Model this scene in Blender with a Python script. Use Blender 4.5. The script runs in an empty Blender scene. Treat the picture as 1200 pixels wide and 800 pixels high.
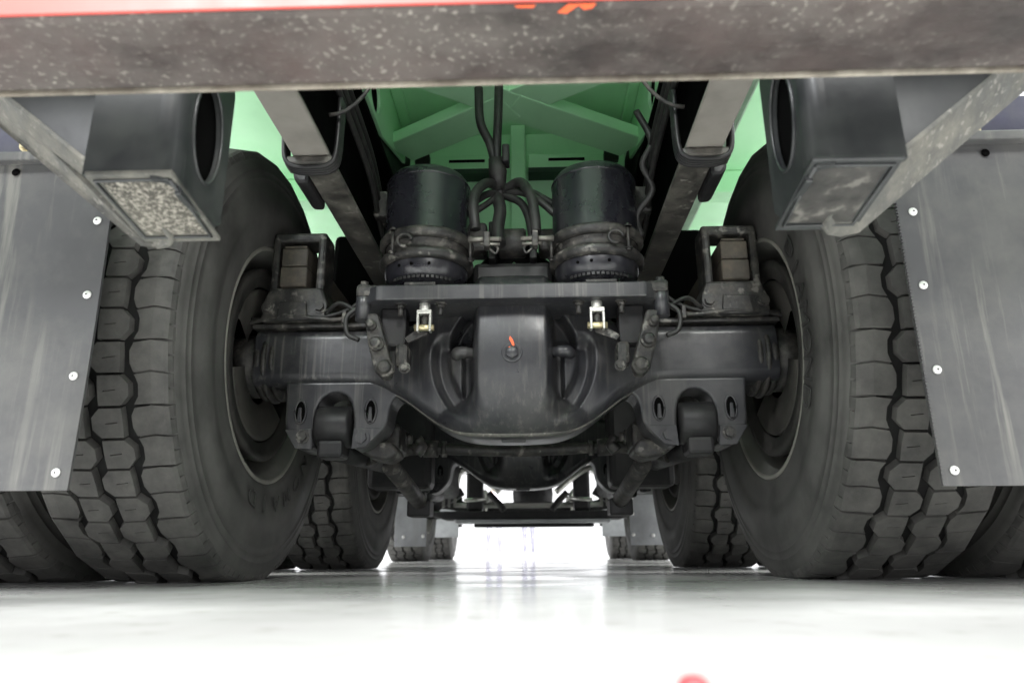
import bpy, bmesh, math, random
from math import pi, sin, cos, radians as R
from mathutils import Vector, Matrix, noise
random.seed(7)
sc = bpy.context.scene
C = bpy.data.collections.new('scene'); sc.collection.children.link(C)

# ------------------------------------------------------------------ camera
cam = bpy.data.objects.new('camera', bpy.data.cameras.new('camera')); C.objects.link(cam)
sc.camera = cam
PIT, YAW, ROL = .2855, .0290, -.0061
F = Vector((-sin(YAW)*cos(PIT), cos(YAW)*cos(PIT), sin(PIT)))
Rt = Vector((cos(YAW), sin(YAW), 0)); Up = Rt.cross(F)
R2 = Rt*cos(ROL)+Up*sin(ROL); U2 = Up*cos(ROL)-Rt*sin(ROL)
mw = Matrix((R2, U2, -F)).transposed().to_4x4(); mw.translation = Vector((.045, 0, .0559))
cam.matrix_world = mw
cam.data.sensor_width = 36; cam.data.lens = 847.19/1200*36
cam.data.clip_start = .02; cam.data.clip_end = 500
cam.data.dof.use_dof = True; cam.data.dof.focus_distance = 1.6; cam.data.dof.aperture_fstop = 4.5
sc.view_settings.view_transform = 'Standard'; sc.view_settings.look = 'None'
sc.view_settings.gamma = 1; sc.view_settings.exposure = 1.64
sc.cycles.max_bounces = 10; sc.cycles.diffuse_bounces = 6; sc.cycles.glossy_bounces = 4
sc.cycles.use_denoising = True
# ------------------------------------------------------------------ hall light
w = bpy.data.worlds.new('World'); sc.world = w; w.use_nodes = True
w.node_tree.nodes['Background'].inputs[0].default_value = (.97, .98, 1, 1)
w.node_tree.nodes['Background'].inputs[1].default_value = .56
def area(name, loc, aim, sx, sy, power, col):
    l = bpy.data.lights.new(name, 'AREA'); l.shape = 'RECTANGLE'; l.size = sx; l.size_y = sy
    l.energy = power; l.color = col
    o = bpy.data.objects.new(name, l); C.objects.link(o); o.location = loc
    o.rotation_euler = (Vector(aim)-Vector(loc)).to_track_quat('-Z', 'Y').to_euler(); return o
area('hall_lamp', (1.6, -5.0, 5.5), (0, 1.0, .3), 1.2, 4.5, 300, (1, .99, .96))
area('hall_lamp', (-2.4, -4.5, 5.0), (0, 1.0, .3), 1.0, 4.0, 260, (.96, .98, 1))
area('hall_lamp', (0, 14.5, 6.5), (0, 12.5, 0), 6, 3, 1100, (1, 1, 1))
for lx in (-5.5, 5.5): area('hall_lamp', (lx, 3, 6.5), (lx*.8, 3, 0), 2, 9, 420, (1, .995, .98))

# ------------------------------------------------------------------ materials
def mat(name, base, rough=.5, metal=0, dust=0, dcol=(.20, .18, .15), ds=9, streak=0, bump=.15, bs=60,
        spec=.5, coat=0, specks=0, speck_col=(.4, .38, .34), spsc=40, lay=(.42, .68), stretch=(14, 14, 1.1), mottle=.25, wear=0):
    m = bpy.data.materials.new(name); m.use_nodes = True; nt = m.node_tree; N = nt.nodes; L = nt.links
    b = N['Principled BSDF']
    b.inputs['Metallic'].default_value = metal
    b.inputs['Specular IOR Level'].default_value = spec
    if coat: b.inputs['Coat Weight'].default_value = coat; b.inputs['Coat Roughness'].default_value = .12
    geo = N.new('ShaderNodeNewGeometry')
    def nz(scale, detail=6, vec=None, rgh=.6, off=0):
        t = N.new('ShaderNodeTexNoise'); t.inputs['Scale'].default_value = scale; t.inputs['Detail'].default_value = detail
        t.inputs['Roughness'].default_value = rgh
        L.new(vec if vec else geo.outputs['Position'], t.inputs['Vector']); return t.outputs['Fac']
    def ramp(f, a, c, v0=0, v1=1):
        r = N.new('ShaderNodeMapRange'); r.inputs['From Min'].default_value = a; r.inputs['From Max'].default_value = c
        r.inputs['To Min'].default_value = v0; r.inputs['To Max'].default_value = v1; L.new(f, r.inputs['Value']); return r.outputs['Result']
    def mix(f, a, c):
        x = N.new('ShaderNodeMix'); x.data_type = 'RGBA'; L.new(f, x.inputs['Factor'])
        for s, v in ((6, a), (7, c)):
            if isinstance(v, tuple): x.inputs[s].default_value = (*v[:3], 1)
            else: L.new(v, x.inputs[s])
        return x.outputs[2]
    def mul(a, k):
        x = N.new('ShaderNodeMath'); x.operation = 'MULTIPLY'; L.new(a, x.inputs[0])
        if isinstance(k, (int, float)): x.inputs[1].default_value = k
        else: L.new(k, x.inputs[1])
        return x.outputs[0]
    col = mix(ramp(nz(5, 4), .35, .65), tuple(c*(1-mottle) for c in base), tuple(min(1, c*(1+mottle)) for c in base))
    rf = ramp(nz(ds*1.7, 5), .3, .7, max(.05, rough-.08), min(1, rough+.1))
    if dust:
        d = mul(ramp(nz(ds, 9, rgh=.7), lay[0], lay[1]), dust)
        col = mix(d, col, dcol)
        mm = N.new('ShaderNodeMath'); mm.operation = 'ADD'; mm.use_clamp = True
        L.new(rf, mm.inputs[0]); L.new(mul(d, .35), mm.inputs[1]); rf = mm.outputs[0]
    if streak:
        mp = N.new('ShaderNodeVectorMath'); mp.operation = 'MULTIPLY'; mp.inputs[1].default_value = stretch
        L.new(geo.outputs['Position'], mp.inputs[0])
        s = mul(ramp(nz(2.6, 5, mp.outputs[0], .65), .52, .66), ramp(nz(3.1, 2), .35, .6))
        col = mix(mul(s, streak), col, dcol)
    if specks:
        v = N.new('ShaderNodeTexNoise'); v.inputs['Scale'].default_value = spsc; v.inputs['Detail'].default_value = 3
        L.new(geo.outputs['Position'], v.inputs['Vector'])
        col = mix(mul(mul(ramp(v.outputs['Fac'], .585, .665), ramp(nz(6, 3), .36, .56)), specks), col, speck_col)
    L.new(col, b.inputs['Base Color']); L.new(rf, b.inputs['Roughness'])
    if bump:
        bp = N.new('ShaderNodeBump'); bp.inputs['Strength'].default_value = bump; bp.inputs['Distance'].default_value = .002
        L.new(nz(bs, 8), bp.inputs['Height']); L.new(bp.outputs[0], b.inputs['Normal'])
    return m
RUB = mat('rubber', (.052, .051, .049), .54, dust=.8, dcol=(.15, .146, .137), ds=5, bump=.12, bs=90, lay=(.3, .75), spec=.35)
RUBT = mat('rubber_tread', (.042, .0412, .040), .60, dust=.85, dcol=(.135, .131, .122), ds=13, bump=.2, bs=120, lay=(.3, .7), spec=.35)
RUBG = mat('shaded_groove_rubber', (.012, .012, .0118), .7, bump=.2, bs=90, spec=.25)  # groove shade put into the colour: darker rubber for the recessed crown
RUBL = mat('rubber_letter', (.036, .0355, .0345), .52, dust=.75, dcol=(.085, .083, .078), spec=.4)
BLK = mat('black_paint', (.010, .010, .011), .45, dust=.18, dcol=(.07, .066, .06), ds=14, spec=.35, streak=.15, bump=.2, bs=70)
AXL = mat('axle_paint', (.024, .0245, .028), .33, dust=.5, dcol=(.11, .106, .098), ds=6, streak=.7, bump=.12, bs=70, lay=(.45, .8), stretch=(34, 34, .8))
GRM = mat('grimy_iron', (.016, .0155, .015), .5, dust=.8, dcol=(.115, .106, .092), ds=26, bump=.7, bs=130, specks=.35, lay=(.46, .74))
CAN = mat('chamber_paint', (.013, .013, .017), .28, dust=.3, dcol=(.07, .07, .068), ds=9, streak=.35, bump=.08, coat=.12, lay=(.5, .8))
FRM = mat('frame_paint', (.035, .033, .030), .5, dust=.8, dcol=(.15, .14, .12), ds=12, bump=.4, bs=60, specks=.3)
FRL = mat('pale_frame_paint', (.22, .205, .185), .5, dust=.5, dcol=(.30, .28, .25), ds=7, bump=.15)
BAR = mat('dirty_bar', (.050, .036, .033), .5, dust=.8, dcol=(.105, .092, .084), ds=6, bump=.8, bs=75, specks=.85, speck_col=(.24, .22, .195), spsc=150, mottle=.6, lay=(.40, .60))
BRE = mat('dusty_edge', (.14, .12, .095), .7, dust=.9, dcol=(.34, .31, .26), ds=22, bump=.3)
RED = mat('red_reflector', (.52, .07, .055), .4, bump=.03, mottle=.08)
ORG = mat('orange_marking', (.85, .13, .04), .5, bump=.1, mottle=.1)
BRK = mat('bracket_paint', (.020, .022, .024), .38, dust=.5, dcol=(.062, .066, .058), ds=5, bump=.15, bs=50, coat=.2)
MUD = mat('caked_mud', (.06, .056, .046), .85, dust=.95, dcol=(.31, .29, .25), ds=170, bump=1, bs=220, lay=(.46, .60), mottle=.5)
MUDK = mat('dark_grime', (.025, .024, .022), .5, dust=.8, dcol=(.055, .052, .047), ds=40, bump=.8, bs=80, lay=(.4, .65), mottle=.5, specks=.22)
FLG = mat('dusty_flange', (.062, .062, .056), .6, dust=.9, dcol=(.17, .162, .14), ds=22, bump=.7, bs=80, specks=.3, spsc=90)
FLP = mat('mud_flap_rubber', (.060, .060, .063), .46, dust=.3, dcol=(.20, .195, .175), ds=4, streak=.6, bump=.08, bs=40, stretch=(17, 17, .9), mottle=.12)
FLP2 = mat('lit_pale_rubber', (.30, .31, .32), .4, streak=.3, dcol=(.3, .3, .28), bump=.05)  # pale tone raised to carry the light falling on the front flaps
NVY = mat('navy_panel', (.022, .022, .045), .4, dust=.3, dcol=(.10, .10, .10), bump=.05)
WHT = mat('white_washer', (.78, .78, .76), .4, bump=.05, mottle=.05)
BRS = mat('plated_bolt', (.55, .48, .30), .35, metal=.8, bump=.1)
ZNK = mat('dull_zinc', (.22, .21, .19), .4, metal=.7, dust=.6, dcol=(.16, .15, .13), ds=60, bump=.3)
ZNC = mat('zinc', (.62, .62, .58), .32, metal=.75, dust=.3, dcol=(.4, .38, .32), ds=60, bump=.2)
RIM = mat('rim_paint', (.15, .152, .14), .42, dust=.6, dcol=(.15, .14, .12), ds=8, bump=.15)
LIP = mat('rim_edge', (.22, .215, .19), .45, dust=.5, dcol=(.35, .34, .3), ds=18, bump=.2)
DRM = mat('drum_iron', (.026, .025, .023), .6, dust=.7, dcol=(.075, .07, .062), ds=12, bump=.4)
SHD = mat('dust_shield', (.05, .047, .042), .55, dust=.6, dcol=(.105, .098, .085), ds=10, bump=.2)
GRN = mat('green_paint', (.45, .82, .50), .42, dust=.3, dcol=(.34, .52, .36), ds=5, bump=.06, mottle=.10, specks=.0)
GRS = mat('greyer_green_paint', (.27, .46, .30), .5, dust=.7, dcol=(.30, .38, .29), ds=8, bump=.1, specks=.3)  # greyer, darker green than the body floor
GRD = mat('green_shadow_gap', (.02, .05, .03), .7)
SPR = mat('spring_steel', (.060, .052, .042), .65, dust=.7, dcol=(.155, .13, .10), ds=22, bump=.6, bs=90)
HOS = mat('hose_rubber', (.010, .010, .010), .5, dust=.4, dcol=(.05, .048, .043), ds=30, bump=.2)
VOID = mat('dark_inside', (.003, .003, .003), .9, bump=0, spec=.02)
def floor_mat():
    m = bpy.data.materials.new('polished_floor'); m.use_nodes = True; nt = m.node_tree; N = nt.nodes; L = nt.links
    b = N['Principled BSDF']; geo = N.new('ShaderNodeNewGeometry')
    t = N.new('ShaderNodeTexNoise'); t.inputs['Scale'].default_value = 1.3; t.inputs['Detail'].default_value = 7; L.new(geo.outputs['Position'], t.inputs['Vector'])
    r = N.new('ShaderNodeValToRGB'); r.color_ramp.elements[0].position = .35; r.color_ramp.elements[0].color = (.62, .62, .60, 1)
    r.color_ramp.elements[1].position = .68; r.color_ramp.elements[1].color = (.76, .76, .755, 1)
    L.new(t.outputs['Fac'], r.inputs['Fac'])
    t3 = N.new('ShaderNodeTexNoise'); t3.inputs['Scale'].default_value = 22; t3.inputs['Detail'].default_value = 8; L.new(geo.outputs['Position'], t3.inputs['Vector'])
    r3 = N.new('ShaderNodeMapRange'); r3.inputs['From Min'].default_value = .58; r3.inputs['From Max'].default_value = .74; r3.inputs['To Max'].default_value = .45; L.new(t3.outputs['Fac'], r3.inputs['Value'])
    mx = N.new('ShaderNodeMix'); mx.data_type = 'RGBA'; L.new(r3.outputs[0], mx.inputs['Factor']); L.new(r.outputs[0], mx.inputs[6]); mx.inputs[7].default_value = (.42, .40, .37, 1)
    L.new(mx.outputs[2], b.inputs['Base Color'])
    t2 = N.new('ShaderNodeTexNoise'); t2.inputs['Scale'].default_value = 3; t2.inputs['Detail'].default_value = 9; L.new(geo.outputs['Position'], t2.inputs['Vector'])
    m2 = N.new('ShaderNodeMapRange'); m2.inputs['From Min'].default_value = .3; m2.inputs['From Max'].default_value = .7; m2.inputs['To Min'].default_value = .07; m2.inputs['To Max'].default_value = .20
    L.new(t2.outputs['Fac'], m2.inputs['Value']); L.new(m2.outputs[0], b.inputs['Roughness'])
    bp = N.new('ShaderNodeBump'); bp.inputs['Strength'].default_value = .05; bp.inputs['Distance'].default_value = .003
    t4 = N.new('ShaderNodeTexNoise'); t4.inputs['Scale'].default_value = 4; t4.inputs['Detail'].default_value = 5; L.new(geo.outputs['Position'], t4.inputs['Vector'])
    L.new(t4.outputs['Fac'], bp.inputs['Height']); L.new(bp.outputs[0], b.inputs['Normal'])
    return m

# ------------------------------------------------------------------ mesh helpers
class MB:
    def __init__(s): s.v = []; s.f = []; s.sm = []
    def add(s, vs, fs, smooth=False):
        n = len(s.v); s.v += [tuple(v) for v in vs]; s.f += [tuple(i+n for i in f) for f in fs]; s.sm += [smooth]*len(fs); return s
    def box(s, x0, x1, y0, y1, z0, z1, m=None):
        vs = [Vector((x, y, z)) for x in (min(x0,x1), max(x0,x1)) for y in (min(y0,y1), max(y0,y1)) for z in (min(z0,z1), max(z0,z1))]
        if m: vs = [m @ v for v in vs]
        return s.add(vs, [(0,1,3,2), (4,6,7,5), (0,4,5,1), (2,3,7,6), (0,2,6,4), (1,5,7,3)])
    def beam(s, a, b, wd, ht, up=(0,0,1)):
        a = Vector(a); b = Vector(b); d = (b-a).normalized(); sx = d.cross(Vector(up)).normalized(); uz = sx.cross(d)
        vs = [p+sx*i*wd/2+uz*j*ht/2 for p in (a, b) for i, j in ((-1,-1),(1,-1),(1,1),(-1,1))]
        return s.add(vs, [(0,1,2,3), (7,6,5,4), (0,4,5,1), (1,5,6,2), (2,6,7,3), (3,7,4,0)])
    def tube(s, pts, r, n=14, caps=True):
        pts = [Vector(p) for p in pts]; rs = r if isinstance(r, (list, tuple)) else [r]*len(pts)
        vs = []; fs = []; prev = None
        for i, p in enumerate(pts):
            d = (pts[min(i+1, len(pts)-1)]-pts[max(i-1, 0)])
            if d.length < 1e-9: d = (pts[i]-pts[0]) if i else (pts[-1]-pts[i])
            d.normalize()
            if prev is None: prev = d.orthogonal().normalized()
            e = (prev-d*prev.dot(d)); e = e.normalized() if e.length > 1e-6 else d.orthogonal().normalized(); prev = e; g = d.cross(e)
            for k in range(n):
                t = 2*pi*k/n; vs.append(p+(e*cos(t)+g*sin(t))*rs[i])
        for i in range(len(pts)-1):
            for k in range(n): fs.append((i*n+k, i*n+(k+1)%n, (i+1)*n+(k+1)%n, (i+1)*n+k))
        s.add(vs, fs, True)
        if caps:
            m = len(s.v)-len(vs)
            s.f.append(tuple(m+k for k in range(n))[::-1]); s.f.append(tuple(m+(len(pts)-1)*n+k for k in range(n))); s.sm += [False, False]
        return s
    def lathe(s, prof, axis, cen, n=64, smooth=True, close=False):
        """prof: (radius, position along the axis); axis 'x','y','z'"""
        cen = Vector(cen); vs = []; fs = []
        for k in range(n):
            t = 2*pi*k/n
            for (r, h) in prof:
                a, b = r*cos(t), r*sin(t)
                vs.append(cen+(Vector((h,a,b)) if axis=='x' else Vector((b,h,a)) if axis=='y' else Vector((a,b,h))))
        m = len(prof)
        for k in range(n):
            for i in range(m-(0 if close else 1)):
                j = (i+1) % m; k2 = (k+1) % n
                fs.append((k*m+i, k*m+j, k2*m+j, k2*m+i))
        return s.add(vs, fs, smooth)
    def prism(s, poly, axis, a, b):
        """poly: 2D outline; axis 'y': (x,z) extruded from y=a to b; 'x': (y,z); 'z': (x,y)"""
        f = {'y': lambda p, h: (p[0], h, p[1]), 'x': lambda p, h: (h, p[0], p[1]), 'z': lambda p, h: (p[0], p[1], h)}[axis]
        n = len(poly); vs = [f(p, a) for p in poly]+[f(p, b) for p in poly]
        return s.add(vs, [tuple(range(n)), tuple(range(2*n-1, n-1, -1))]+[(i, i+n, (i+1)%n+n, (i+1)%n) for i in range(n)])
    def holed(s, outer, hole, axis, a, b):
        """plate with one hole: outer and hole loops of equal count"""
        f = {'y': lambda p, h: (p[0], h, p[1]), 'x': lambda p, h: (h, p[0], p[1]), 'z': lambda p, h: (p[0], p[1], h)}[axis]
        n = len(outer); vs = [f(p, a) for p in outer]+[f(p, a) for p in hole]+[f(p, b) for p in outer]+[f(p, b) for p in hole]
        fs = []
        for i in range(n):
            j = (i+1) % n
            fs += [(i, j, n+j, n+i), (2*n+j, 2*n+i, 3*n+i, 3*n+j), (i, 2*n+i, 2*n+j, j), (n+j, 3*n+j, 3*n+i, n+i)]
        return s.add(vs, fs)
    def hexbolt(s, c, d, r, h, washer=True):
        c = Vector(c); d = Vector(d).normalized()
        if washer: s.tube([c, c+d*h*.25], r*1.45, 20)
        return s.tube([c, c+d*h], r, 6)
WL = {}
def link(name, me, m, parent, bevel=0, label=None, origin=None):
    o = bpy.data.objects.new(name, me); C.objects.link(o)
    if m and not me.materials: me.materials.append(m)
    return o
def build(mb, name, m, parent=None, bevel=0, label=None, kind=None, seg=2, angle=.6, recalc=True):
    me = bpy.data.meshes.new(name)
    c = Vector((0, 0, 0))
    if parent is not None or True:
        xs = [v[0] for v in mb.v]; ys = [v[1] for v in mb.v]; zs = [v[2] for v in mb.v]
        c = Vector(((min(xs)+max(xs))/2, (min(ys)+max(ys))/2, min(zs) if parent is None else (min(zs)+max(zs))/2))
    me.from_pydata([(v[0]-c.x, v[1]-c.y, v[2]-c.z) for v in mb.v], [], mb.f)
    me.polygons.foreach_set('use_smooth', mb.sm)
    if recalc:
        bm = bmesh.new(); bm.from_mesh(me); bmesh.ops.recalc_face_normals(bm, faces=bm.faces); bm.to_mesh(me); bm.free()
    me.materials.append(m); me.update()
    o = bpy.data.objects.new(name, me); C.objects.link(o)
    WL[o.name] = c
    if parent is not None: o.parent = parent; o.location = c-WL[parent.name]
    else: o.location = c
    if bevel:
        b = o.modifiers.new('bevel', 'BEVEL'); b.width = bevel; b.segments = seg; b.limit_method = 'ANGLE'; b.angle_limit = angle
    if label: o['label'] = label
    if kind: o['kind'] = kind
    return o
def catmull(P, n=8):
    P = [Vector(p) for p in P]; Q = [P[0]*2-P[1]]+P+[P[-1]*2-P[-2]]; out = []
    for i in range(1, len(Q)-2):
        a, b, c, d = Q[i-1:i+3]
        for k in range(n):
            t = k/n; out.append(.5*((2*b)+(c-a)*t+(2*a-5*b+4*c-d)*t*t+(3*b-a-3*c+d)*t**3))
    return out+[P[-1]]
def sm(a, b, x):
    t = max(0, min(1, (x-a)/(b-a))); return t*t*(3-2*t)

# ------------------------------------------------------------------ setting
fl = MB().box(-60, 60, -30, 160, -.2, 0)
fo = build(fl, 'floor', floor_mat(), kind='structure')
fo['label'] = 'pale polished hall floor under the truck'

truck = bpy.data.objects.new('dump_truck', None); C.objects.link(truck); truck.location = (0, 4.4, 0); WL[truck.name] = Vector((0, 4.4, 0))
truck['label'] = 'green tipper truck seen from beneath its rear bar, with black axles and dual wheels'; truck['category'] = 'truck'
T = truck
AX = (1.76, 3.07, 6.23, 8.16)   # axle positions
ZC = .52

# ------------------------------------------------------------------ chassis rails, body, green structure
for s in (-1, 1):
    b = MB(); x0, x1 = .35*s, .415*s
    b.box(x0, x1, .75, 8.9, .812, .824)
    rail = build(b, 'frame_rail', FRM, T, bevel=.003)
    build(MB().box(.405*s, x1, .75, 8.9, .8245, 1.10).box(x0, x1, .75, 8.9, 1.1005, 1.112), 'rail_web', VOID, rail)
    build(MB().box(.346*s, .418*s, .74, 1.262, .804, .8118), 'flange_plate', FRL, rail, bevel=.003)
    # square wrap clamp under the rail and its round strap
    b = MB().box(.338*s, .432*s, 1.235, 1.275, .782, .803)
    build(b, 'rail_clamp', FRM, rail, bevel=.006)
    st = catmull([(.330*s, 1.25, .93), (.332*s, 1.25, .81), (.345*s, 1.25, .783), (.37*s, 1.25, .778), (.41*s, 1.25, .780), (.432*s, 1.25, .80), (.438*s, 1.25, .87)], 5)
    b = MB()
    for dy in (-.012, -.004, .004, .012): b.tube([p+Vector((0, dy, 0)) for p in st], .005, 10)
    build(b, 'stop_strap', BLK, rail)
    # chunk of bump stop hanging outside of the rail
    b = MB().prism([(.417*s, .86), (.455*s, .86), (.452*s, .815), (.44*s, .80), (.417*s, .80)], 'y', 1.34, 1.47)
    build(b, 'bump_stop', BLK, rail, bevel=.008)
    ar = [(.345*s-.11*s*sin(t), 1.22, 1.10-.22*cos(t)) for t in [i*pi/2/10 for i in range(11)]]
    build(MB().tube(ar, .004, 8), 'pipe', GRM, rail)
    # black inner liner between rail and green frame
    build(MB().box(.4145*s, .4095*s, .75, 8.0, 1.113, 1.50), 'inner_liner', BLK, rail)
    # bracket and air lines along rail
    b = MB()
    for k in range(3):
        b.tube(catmull([(.335*s, 1.2, .95+.03*k), (.33*s, 1.5, .91+.03*k), (.335*s, 1.72, .84+.035*k), (.30*s, 1.9, .80+.02*k), (.33*s, 2.3, .90)], 8), .007, 8)
    build(b, 'air_line', HOS, rail)
    build(MB().box(.30*s, .345*s, 1.62, 1.70, .86, .93), 'valve_box', GRM, rail, bevel=.006)

# tipper body underside
body = build(MB().box(-1.24, 1.24, .30, 6.6, 1.52, 1.56), 'body_floor', GRN, T, bevel=.004)
for s in (-1, 1):
    build(MB().box(1.20*s, 1.245*s, .80, 6.6, 1.56, 2.5), 'body_side', GRN, body, bevel=.004)
    build(MB().box(.60*s, .70*s, .60, 6.6, 1.33, 1.519), 'body_sill', GRS, body, bevel=.008)
    for y in (1.0, 2.6, 4.2): build(MB().box(.7005*s, 1.19*s, y, y+.09, 1.42, 1.519), 'body_rib', GRN, body, bevel=.006)
# inner green sub-frame: side plates with an oval hole
def oval(cx, cz, rx, rz, n=32): return [(cx+rx*cos(2*pi*k/n), cz+rz*sin(2*pi*k/n)) for k in range(n)]
def boxloop(x0, x1, z0, z1, cx, cz, n=32):
    out = []
    for k in range(n):
        t = 2*pi*k/n; dx, dz = cos(t), sin(t)
        h = min(((x1-cx)/dx if dx > 1e-6 else (x0-cx)/dx if dx < -1e-6 else 9e9), ((z1-cz)/dz if dz > 1e-6 else (z0-cz)/dz if dz < -1e-6 else 9e9))
        out.append((cx+dx*h, cz+dz*h))
    return out
sub = build(MB().box(-.40, .40, 1.2, 3.0, 1.500, 1.515), 'tipping_frame', GRN, T)
for s in (-1, 1):
    pts = [(1.30, 1.262), (1.90, 1.262), (2.27, 1.385), (2.27, 1.499), (1.30, 1.499)]
    # outline resampled for the hole
    def ray(cy, cz, t):
        d = (cos(t), sin(t)); best = 9
        for (a, b_), (c, e) in zip(pts, pts[1:]+pts[:1]):
            ex, ez = c-a, e-b_; den = d[0]*ez-d[1]*ex
            if abs(den) < 1e-9: continue
            q = ((a-cy)*ez-(b_-cz)*ex)/den; u = ((a-cy)*d[1]-(b_-cz)*d[0])/den
            if q > 0 and -1e-6 <= u <= 1+1e-6: best = min(best, q)
        return (cy+d[0]*best, cz+d[1]*best)
    hy, hz = 1.79, 1.335; m_ = 64
    angs = sorted([2*pi*k/m_ for k in range(m_)]+[math.atan2(p[1]-hz, p[0]-hy) % (2*pi) for p in pts])
    b = MB().holed([ray(hy, hz, t) for t in angs], [(hy+.062*cos(t), hz+.055*sin(t)) for t in angs], 'x', .406*s, .396*s)
    build(b, 'side_plate', GRN, sub, bevel=.0015)
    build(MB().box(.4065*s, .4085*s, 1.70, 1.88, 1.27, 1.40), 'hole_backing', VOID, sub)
    build(MB().box(.362*s, .395*s, 1.30, 2.26, 1.47, 1.4985), 'stiffener', GRN, sub, bevel=.003)
# X bracing
xc, yc, zx = -.012, 1.875, 1.355
for i, (sx, sy) in enumerate(((-1, 1), (1, 1), (-1, -1), (1, -1))):
    dz = .0015*i
    build(MB().beam((xc+sx*.0, yc, zx+dz), (sx*.385, yc+sy*.245, zx+dz), .125, .04), 'cross_brace', GRN, sub, bevel=.004)
# far cross plate with rib, ledges and slots
cp = build(MB().box(-.38, .38, 2.28, 2.30, .98, 1.499), 'cross_plate', GRN, T, bevel=.002)
build(MB().box(-.02, .03, 2.22, 2.279, .98, 1.499), 'rib', GRN, cp, bevel=.003)
for s in (-1, 1):
    a, b_ = (.04, .335) if s > 0 else (-.335, -.04)
    build(MB().box(a, b_, 2.23, 2.279, 1.335, 1.388), 'ledge', GRN, cp, bevel=.004)
    build(MB().box(s*.11, s*.235, 2.226, 2.2305, 1.360, 1.369), 'slot', VOID, cp)
    build(MB().box(a, b_, 2.22, 2.279, 1.312, 1.330), 'shadow_strip', GRD, cp)  # solid dark strip painting the shadow line below the ledge
    build(MB().box(s*.30, s*.35, 2.20, 2.229, 1.345, 1.38), 'lug', BLK, cp, bevel=.003)

# dark chassis mass ahead (gearbox, tanks) closing the view above the second axle
b = MB().box(-.34, .34, 2.6, 3.6, .83, 1.1); build(b, 'cross_member', BLK, T, bevel=.01)
b = MB().lathe([(0, 0), (.10, 0), (.12, .02), (.12, 3.0), (0, 3.0)], 'y', (0, 3.4, .72), 32); build(b, 'propeller_shaft', BLK, T)
b = MB().box(-.36, .36, 4.6, 8.6, .86, 1.25); build(b, 'engine_cover', BLK, T, bevel=.02)
b = MB().box(-1.2, 1.2, 6.9, 9.1, 1.0, 2.6); build(b, 'cab', BLK, T, bevel=.05, seg=3)

# ------------------------------------------------------------------ rear under-run bar (nearest to the camera)
bar = build(MB().box(-.85, .85, .514, .619, .5075, .63), 'underrun_bar', BAR, T, bevel=.008, seg=3)
build(MB().box(-.85, .85, .6192, .6232, .5060, .60), 'bar_lip', BRE, bar, bevel=.0015)
build(MB().box(-.80, .19, .5105, .5135, .5085, .60), 'reflective_tape', RED, bar, bevel=.0008)
for pts in ([(.034, .5145), (.052, .5145), (.050, .5175), (.036, .517)], [(.071, .524), (.080, .5145), (.104, .5145), (.101, .520), (.094, .5215), (.089, .516), (.079, .5255)]):
    build(MB().prism(pts, 'z', .5069, .5074), 'reflection_mark', ORG, bar)  # orange shapes painted in place of red-orange reflections

build(MB().box(-1.2, 1.2, .64, .72, .70, .98), 'rear_blocker', BLK, T, bevel=.006)  # unseen box added to keep overhead light off gussets and flaps
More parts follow.
